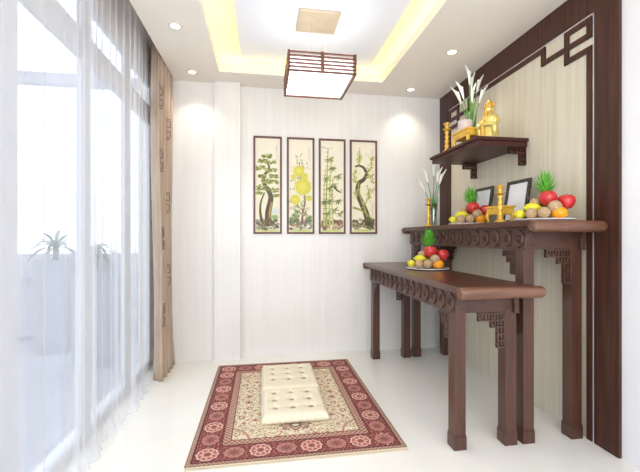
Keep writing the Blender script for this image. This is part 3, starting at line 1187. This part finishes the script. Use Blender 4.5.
downlight((-0.633, 2.79, H), 'recessed round ceiling spotlight near the curtain, nearest the camera', 7)
downlight((1.559, 2.83, H), 'recessed round ceiling spotlight above the wall shelf', 12)
downlight((-0.655, 3.55, H), 'recessed round ceiling spotlight in the corner by the drape', 12)
downlight((1.53, 3.62, H), 'recessed round ceiling spotlight near the far right corner', 12)

# ------------------------------------------------------------------ fruit plates
def fruit_set(cx, cy, z, sc, view, where):
    vx, vy = view
    L_ = math.hypot(vx, vy)
    e2 = Vector((vx / L_, vy / L_, 0))
    e1 = Vector((e2.y, -e2.x, 0))

    def W(a, d, h):
        p = Vector((cx, cy, z)) + (e1 * a + e2 * d) * sc
        return Vector((p.x, p.y, z + h * sc))
    pz = .012
    b = new()
    lathe(b, [(0, 0), (.125, 0), (.148, .006), (.150, .009), (.147, .0105), (.118, .006), (.07, .005), (0, .005)], 40, Matrix.Scale(sc, 4))
    o = obj('plate', b, CHINA, None, (cx, cy, z)); tag(o, 'round white fruit plate ' + where, 'plate', 'fruit plates')

    def apple(a, d, h, r, lb):
        q = thing('apple', lb + ' ' + where, 'apple', W(a, d, h), 'red apples')
        rr = r * sc
        b = new()
        prof = [(0, -.80 * rr), (.2 * rr, -.86 * rr), (.5 * rr, -.78 * rr), (.85 * rr, -.35 * rr), (1.0 * rr, .1 * rr), (.92 * rr, .5 * rr), (.65 * rr, .82 * rr), (.35 * rr, .88 * rr), (.12 * rr, .75 * rr), (0, .68 * rr)]
        lathe(b, prof, 24)
        obj('skin', b, APPLE, q)
        b = new(); tube(b, [(0, 0, .68 * rr), (.05 * rr, 0, 1.0 * rr)], .05 * rr, 6)
        obj('stalk', b, STEM, q)

    def rnd(name, cat, a, d, h, r, m, lb, scl=(1, 1, 1), rz=0.0, tips=False):
        b = new()
        rr = r * sc
        ball(b, (0, 0, 0), rr, scl, 3, Matrix.Rotation(rz, 4, 'Z'))
        if tips:
            R = Matrix.Rotation(rz, 4, 'Z')
            for s in (-1, 1):
                ball(b, R @ Vector((s * rr * scl[0] * .97, 0, 0)), rr * .22, (1.3, 1, 1), 2, R)
        else:
            ball(b, (0, 0, rr * scl[2] * .97), rr * .1, (1, 1, .5), 1)
        o = obj(name, b, m, None, W(a, d, h))
        tag(o, lb + ' ' + where, cat, {'lemon': 'yellow lemons', 'sapodilla': 'round brown sapodillas', 'orange': 'oranges'}[name])
    av = math.atan2(e1.y, e1.x)
    apple(.020, .0, .122, .045, 'red apple at top middle of the fruit pile')
    apple(.103, .012, .100, .043, 'red apple at right of the fruit pile')
    rnd('sapodilla', 'fruit', .050, -.052, .072, .034, SAPO, 'round brown fruit just below two apples')
    rnd('sapodilla', 'fruit', .002, -.078, .042, .030, SAPO, 'round brown fruit low in pile centre')
    rnd('sapodilla', 'fruit', -.056, -.060, .040, .029, SAPO, 'brown fruit low beside the small lemon')
    rnd('sapodilla', 'fruit', -.042, .020, .102, .026, SAPO, 'small brown fruit peeking left of apple')
    rnd('lemon', 'lemon', -.054, -.018, .074, .026, LEMON, 'long yellow lemon lying on brown fruit', (1.5, 1, 1), av, True)
    rnd('lemon', 'lemon', -.112, -.022, .040, .024, LEMON, 'small yellow lemon at plate left edge', (1.15, 1, 1), av + .5, True)
    rnd('orange', 'orange', .070, -.050, .043 - .003, .034, ORANGE, 'bright orange under the right apple', (1.15, 1.1, .95))
    rnd('sapodilla', 'fruit', -.03, .02, .045, .031, SAPO, 'brown fruit half hidden inside the pile')
    q = thing('pineapple', 'leafy pineapple behind the fruit pile ' + where, 'pineapple', W(.008, .094, .010), 'pineapples')
    b = new()
    R0 = .046 * sc
    Hp = .15 * sc
    t = bmesh.new()
    rings = []
    NS = 32
    for j in range(25):
        tz = j / 24
        r_ = R0 * (math.sin(PI * (tz * .86 + .09)) ** .45)
        rg = []
        for i in range(NS):
            an = 2 * PI * i / NS
            bump = 1 + .06 * math.cos(8 * an + tz * 22) * math.cos(8 * an - tz * 22)
            rg.append(t.verts.new((r_ * bump * math.cos(an), r_ * bump * math.sin(an), Hp * tz)))
        rings.append(rg)
    for j in range(24):
        for i in range(NS):
            f = t.faces.new([rings[j][i], rings[j][(i + 1) % NS], rings[j + 1][(i + 1) % NS], rings[j + 1][i]]); f.smooth = True
    t.faces.new(rings[0][::-1]); t.faces.new(rings[-1])
    obj('body', t, PINE, q)
    b = new()
    rr = random.Random(5)
    for k in range(70):
        lv = k / 70
        an = k * 2.39996
        ln = (.085 + .03 * lv) * sc * rr.uniform(.85, 1.1)
        el = .25 + 1.15 * lv
        base = Vector((0, 0, Hp - .006 * sc + lv * .035 * sc))
        side = Vector((-math.sin(an), math.cos(an), 0))
        prev = None
        tt = bmesh.new()
        for s in range(6):
            f_ = s / 5
            e_ = el + .35 * f_ * (1 - lv) * 1.2
            p = base + Vector((math.cos(an) * math.cos(e_), math.sin(an) * math.cos(e_), math.sin(e_))) * ln * f_
            wd = .0085 * sc * (1 - f_) ** .8 + .0004
            nrm = Vector((-math.cos(an) * math.sin(e_), -math.sin(an) * math.sin(e_), math.cos(e_)))
            cur = [tt.verts.new(p + side * wd + nrm * wd * .5), tt.verts.new(p), tt.verts.new(p - side * wd + nrm * wd * .5)]
            if prev:
                tt.faces.new([prev[0], prev[1], cur[1], cur[0]])
                tt.faces.new([prev[1], prev[2], cur[2], cur[1]])
            prev = cur
        merge(b, tt)
    obj('crown', b, LEAF, q)


fruit_set(1.375, 2.90, 0.962, 1.18, (1.375, 2.90), 'on the low table')
fruit_set(1.715, 2.01, 1.332, 1.14, (1.715, 2.01), 'at near end of tall table')
fruit_set(1.70, 2.80, 1.332, 1.16, (1.70, 2.80), 'at far end of tall table')

# ------------------------------------------------------------------ gold candlesticks and incense stands
CS = [(0, 0), (.034, 0), (.034, .008), (.026, .014), (.014, .028), (.012, .045), (.020, .058), (.012, .070), (.011, .085), (.019, .098), (.011, .110),
      (.010, .125), (.018, .138), (.010, .150), (.010, .165), (.017, .176), (.010, .188), (.030, .200), (.032, .204), (.010, .208), (.015, .222), (.016, .240), (.028, .248), (.028, .252), (0, .252)]


def candlestick(loc, label, sc=1.0):
    r = thing('candlestick', label, 'candlestick', loc, 'turned gold candlesticks')
    b = new(); lathe(b, [(a * sc * 1.2, z * sc) for a, z in CS[:17]], 24); obj('stem', b, GOLD, r)
    b = new(); lathe(b, [(a * sc * 1.1, z * sc) for a, z in [(0.0, .186)] + CS[17:]], 24); obj('drip_pan', b, GOLD, r)
    return r


def incense_stand(loc, label, L_=.24, D_=.15, Hh=.105, rz=0.0):
    r = thing('incense_stand', label, 'stand', loc, 'gold footed offering stands', rz)
    b = new()
    bx(b, -D_ / 2, D_ / 2, -L_ / 2, L_ / 2, Hh - .014, Hh, .003)
    bx(b, -D_ / 2 + .008, D_ / 2 - .008, -L_ / 2 + .008, L_ / 2 - .008, Hh - .062, Hh - .014, .002)
    obj('top', b, GOLD_T, r)
    for sx_ in (-1, 1):
        for sy_ in (-1, 1):
            b = new()
            x = sx_ * (D_ / 2 - .02)
            y = sy_ * (L_ / 2 - .02)
            tube(b, [(x, y, Hh - .05), (x + sx_ * .006, y + sy_ * .008, Hh - .07), (x, y, .02), (x + sx_ * .005, y + sy_ * .006, .008)], [.017, .017, .010, .012], 10)
            obj('leg', b, GOLD_T, r)
    return r


incense_stand((1.69, 2.395, 1.3305), 'gold footed offering stand between the photo frames on the tall table', .18, .12, .125)
candlestick((1.60, 2.265, 1.3305), 'gold candlestick in front of the offering stand on the tall table', 1.0)
incense_stand((1.665, 2.80, SZ + .0005), 'gold footed offering stand on the wall shelf', .24, .12, .14)
candlestick((1.59, 2.975, SZ + .0005), 'gold candlestick at the far end of the wall shelf', 1.0)
candlestick((1.56, 3.27, 1.3305), 'gold candlestick beside the lily vase on the tall table', 1.05)

# pale ceramic bowl on the shelf stand
b = new()
lathe(b, [(0, 0), (.035, 0), (.038, .006), (.055, .03), (.060, .055), (.056, .080), (.060, .088), (.055, .088), (.050, .078), (.0, .072)], 28)
tag(obj('incense_bowl', b, CLAY, None, (1.67, 2.82, SZ + .141)), 'pale ceramic bowl standing on the shelf offering stand', 'bowl')

# ------------------------------------------------------------------ photo frames
def photo_frame(loc, label, wy, hz):
    r = thing('photo_frame', label, 'picture frame', loc, 'black standing photo frames')
    tilt = Matrix.Rotation(math.radians(9), 4, 'Y')
    fw = .024
    b = new()
    t = bmesh.new()
    for (y0, y1, z0, z1) in ((-wy / 2, -wy / 2 + fw, 0, hz), (wy / 2 - fw, wy / 2, 0, hz), (-wy / 2 + fw, wy / 2 - fw, 0, fw), (-wy / 2 + fw, wy / 2 - fw, hz - fw, hz)):
        bx(t, -.018, 0, y0, y1, z0, z1, .003)
    merge(b, t, tilt)
    obj('frame', b, BLACK, r)
    b = new(); t = bmesh.new(); bx(t, -.008, -.002, -wy / 2 + fw * .8, wy / 2 - fw * .8, fw * .8, hz - fw * .8); merge(b, t, tilt)
    obj('blank_sheet', b, PAPER, r)
    b = new()
    tube(b, [(.02 + hz * .1, 0, hz * .6), (.075, 0, 0.004)], .005, 6)
    obj('rear_strut', b, BLACK, r)


photo_frame((1.85, 2.455, 1.3345), 'black photo frame with blank sheet, right of the gold stand', .25, .325)
photo_frame((1.85, 2.885, 1.3345), 'black photo frame with blank sheet, left of the gold stand', .25, .325)

# ------------------------------------------------------------------ calla lilies
def lily_vase(loc, label, hv=.22, rv=.042):
    r = thing('glass_vase', label, 'vase', loc, 'clear glass flower vases')
    b = new()
    lathe(b, [(0, 0), (rv * .85, 0), (rv * .9, .004), (rv * .8, hv * .3), (rv * .85, hv * .7), (rv, hv), (rv - .003, hv), (rv * .8, hv * .7), (rv * .75, hv * .3), (rv * .8, .012), (0, .012)], 28)
    obj('vessel', b, VGLASS, r)
    return r


def calla(base, tip, bend, label, group, s=1.0, rot=0.0):
    r = thing('calla_lily', label, 'flower', base, group)
    B0 = Vector((0, 0, 0)); T_ = Vector(tip)
    mid = T_ * .5 + Vector(bend)
    pts = []
    for k in range(13):
        t = k / 12
        pts.append(B0 * (1 - t) ** 2 + mid * 2 * t * (1 - t) + T_ * t * t)
    b = new(); tube(b, pts, [.0045 * s] * 13, 8); obj('stem', b, GREEN, r)
    d = (pts[-1] - pts[-3]).normalized()
    zax = d
    xax = Vector((math.cos(rot), math.sin(rot), 0)); xax = (xax - zax * xax.dot(zax)).normalized()
    yax = zax.cross(xax)
    M = Matrix((xax, yax, zax)).transposed().to_4x4(); M.translation = T_ - d * .01
    t = bmesh.new()
    rows = []
    n = 24
    for j in range(13):
        v = j / 12
        row = []
        for i in range(n + 1):
            u = i / n * 2 * PI
            rad = (.005 + .008 * math.sin(PI * min(1, v * .85)) + .005 * v ** 3) * s
            lip = max(0, math.cos(u)) ** 2
            zz = .15 * v * s * (.75 + .5 * lip)
            rad2 = rad * (1 + .5 * v ** 4)
            off = .018 * v ** 3 * lip * s
            row.append(t.verts.new((rad2 * math.cos(u) + off, rad2 * math.sin(u) * .85, zz)))
        rows.append(row)
    for j in range(12):
        for i in range(n):
            f = t.faces.new([rows[j][i], rows[j][i + 1], rows[j + 1][i + 1], rows[j + 1][i]]); f.smooth = True
    b = new(); merge(b, t, M)
    o = obj('flower', b, PETAL, r)
    b = new()
    tube(b, [M @ Vector((0, 0, .02 * s)), M @ Vector((0, 0, .085 * s))], .004 * s, 8)
    obj('spadix', b, LEMON, r)


def leafblade(base, tip, wd, label, group):
    b = new()
    T_ = Vector(tip)
    side = T_.cross(Vector((0, 0, 1)))
    side = side.normalized() if side.length > 1e-4 else Vector((0, 1, 0))
    t = bmesh.new(); L = []
    for k in range(11):
        f = k / 10
        p = T_ * f + Vector((0, 0, -.02 * f * f))
        q = wd * math.sin(PI * (.12 + .88 * f)) + .0008
        L.append((t.verts.new(p + side * q), t.verts.new(p + Vector((.003, 0, 0))), t.verts.new(p - side * q)))
    for k in range(10):
        t.faces.new([L[k][0], L[k][1], L[k + 1][1], L[k + 1][0]]); t.faces.new([L[k][1], L[k][2], L[k + 1][2], L[k + 1][1]])
    merge(b, t)
    o = obj('lily_leaf', b, GREEN, None, base)
    md = o.modifiers.new('thick', 'SOLIDIFY'); md.thickness = .0012
    tag(o, label, 'leaf', group)


# camera-right direction expressed in the room, used only to spread the stems sideways like the photo
ex = Vector((math.cos(YAW), -math.sin(YAW), 0))


def spread(a, d, z):
    return tuple(ex * a + Vector((-ex.y, ex.x, 0)) * d + Vector((0, 0, z)))


vz = SZ + .0005
lily_vase((1.77, 2.90, vz), 'clear glass vase of calla lilies on the wall shelf', .20)
spec = [(-.085, .0, .40, 'lowest white calla lily, leaning far left, in the shelf vase'), (-.055, .02, .45, 'second lowest white calla lily in the shelf vase, leaning left'),
        (-.015, -.01, .565, 'tallest white calla lily, upright in the shelf vase'), (.015, .02, .53, 'second tallest white calla lily in the shelf vase, just right of the tallest'),
        (.055, .0, .50, 'white calla lily leaning right in the shelf vase, near the wall'), (.062, -.03, .40, 'white calla lily leaning lowest to the right in the shelf vase'),
        (.0, -.03, .40, 'short white calla lily in the middle of the shelf vase')]
for k, (a, d_, z_, lb) in enumerate(spec):
    calla((1.77, 2.90, vz + .015), spread(a, d_, z_), spread(-a * .35, 0, .03), lb, 'white calla lilies', .95, PI if a < 0 else 0.3)
for k, (a, z_) in enumerate(((-.05, .34), (.02, .42), (.06, .34), (-.02, .38))):
    leafblade((1.77, 2.90, vz + .015), spread(a, 0.01 * k, z_), .015, 'green lily leaf in the shelf vase, ' + ('leaning farthest left', 'the tallest', 'leaning farthest right', 'second tallest')[k], 'leaves in the shelf vase')

vz = 1.3305
lily_vase((1.625, 3.30, vz), 'clear glass vase of calla lilies at the far end of the tall table', .22)
spec = [(-.085, .0, .33, 'lowest white calla lily, leaning left, in the table vase'), (-.05, .02, .42, 'white calla lily left of middle in the table vase'),
        (0, -.01, .48, 'tallest white calla lily, upright in the table vase'), (.04, .01, .42, 'white calla lily right of middle in the table vase'),
        (.06, 0, .40, 'white calla lily leaning right in the table vase, beside the frame board')]
for k, (a, d_, z_, lb) in enumerate(spec):
    calla((1.625, 3.30, vz + .015), spread(a, d_, z_), spread(-a * .35, 0, .03), lb, 'white calla lilies', .9, PI if a < 0 else 0.3)
for k, (a, z_) in enumerate(((-.05, .28), (.0, .34), (.05, .30), (.02, .26))):
    leafblade((1.625, 3.30, vz + .015), spread(a, 0.01 * k, z_), .015, 'green lily leaf in the tall table vase, ' + ('leaning left', 'the tallest', 'leaning farthest right', 'the shortest')[k], 'leaves in the table vase')

# ------------------------------------------------------------------ statue
st = thing('deity_statue', 'gold robed statue standing on the near end of the wall shelf', 'statue', (1.745, 2.60, SZ + .0005), None, -1.15)
b = new()
# local frame: the figure faces -Y
lathe(b, [(0, 0), (.074, 0), (.076, .01), (.068, .05), (.064, .11), (.066, .15), (.066, .185), (.052, .212), (.022, .225), (.019, .24), (0, .24)], 32,
      Matrix.Diagonal((1.0, .78, 1, 1)))
ball(b, (0, -.004, .258), .030, (.92, 1.0, 1.12), 3)
for s in (-1, 1):
    tube(b, [(s * .052, .0, .190), (s * .070, -.012, .150), (s * .064, -.038, .115), (s * .022, -.056, .128)], [.022, .024, .023, .016], 12)
    tube(b, [(s * .060, -.034, .112), (s * .062, -.036, .07), (s * .055, -.03, .03)], [.024, .018, .010], 12)   # hanging sleeve
    ball(b, (s * .029, .002, .255), .008, (.5, 1, 1.4), 2)     # ear
    ball(b, (s * .011, -.031, .263), .0045, (1.3, .7, .7), 2)  # eyelid
    ball(b, (s * .03, -.035, .006), .018, (1, 1.5, .6), 2)     # shoe
ball(b, (0, -.036, .255), .0055, (.8, 1, 1.4), 2)              # nose
ball(b, (0, -.033, .244), .006, (1.4, .7, .5), 2)              # mouth
ball(b, (0, -.060, .130), .018, (1.2, .8, 1), 2)
body = obj('body', b, GOLD_B, st)
rm = body.modifiers.new('fuse', 'REMESH'); rm.mode = 'VOXEL'; rm.voxel_size = .0028; rm.use_smooth_shade = True
sm = body.modifiers.new('soft', 'SMOOTH'); sm.factor = .5; sm.iterations = 2
b = new()
lathe(b, [(0, .270), (.034, .270), (.036, .278), (.032, .286), (.030, .298), (.022, .312), (.010, .322), (.009, .334), (0, .338)], 24)
for s in (-1, 1):
    ball(b, (s * .036, -.004, .284), .013, (1.3, .6, .7), 2)
    tube(b, [(s * .032, -.01, .28), (s * .040, -.016, .25), (s * .034, -.026, .215)], .006, 8)
ball(b, (0, -.033, .293), .011, (1, .6, 1.2), 2)
obj('headdress', b, GOLD, st)
b = new()
tube(b, [(0, -.031, .238), (0, -.044, .215), (0, -.050, .185), (0, -.052, .16)], [.011, .013, .010, .003], 10)
obj('beard', b, GOLD, st)
b = new()
for zz, rx in ((.195, .030), (.172, .034)):
    tube(b, [(rx * 1.5 * math.cos(a_ * PI / 12), -.006 + rx * 1.25 * math.sin(a_ * PI / 12), zz + .012 * math.sin(a_ * PI / 12)) for a_ in range(24)], .004, 6, closed=True)
tube(b, [(-.022, -.055, .16), (-.020, -.060, .11), (-.018, -.058, .04), (-.018, -.056, .012)], [.012, .014, .013, .012], 10)
obj('sash', b, GOLD, st)
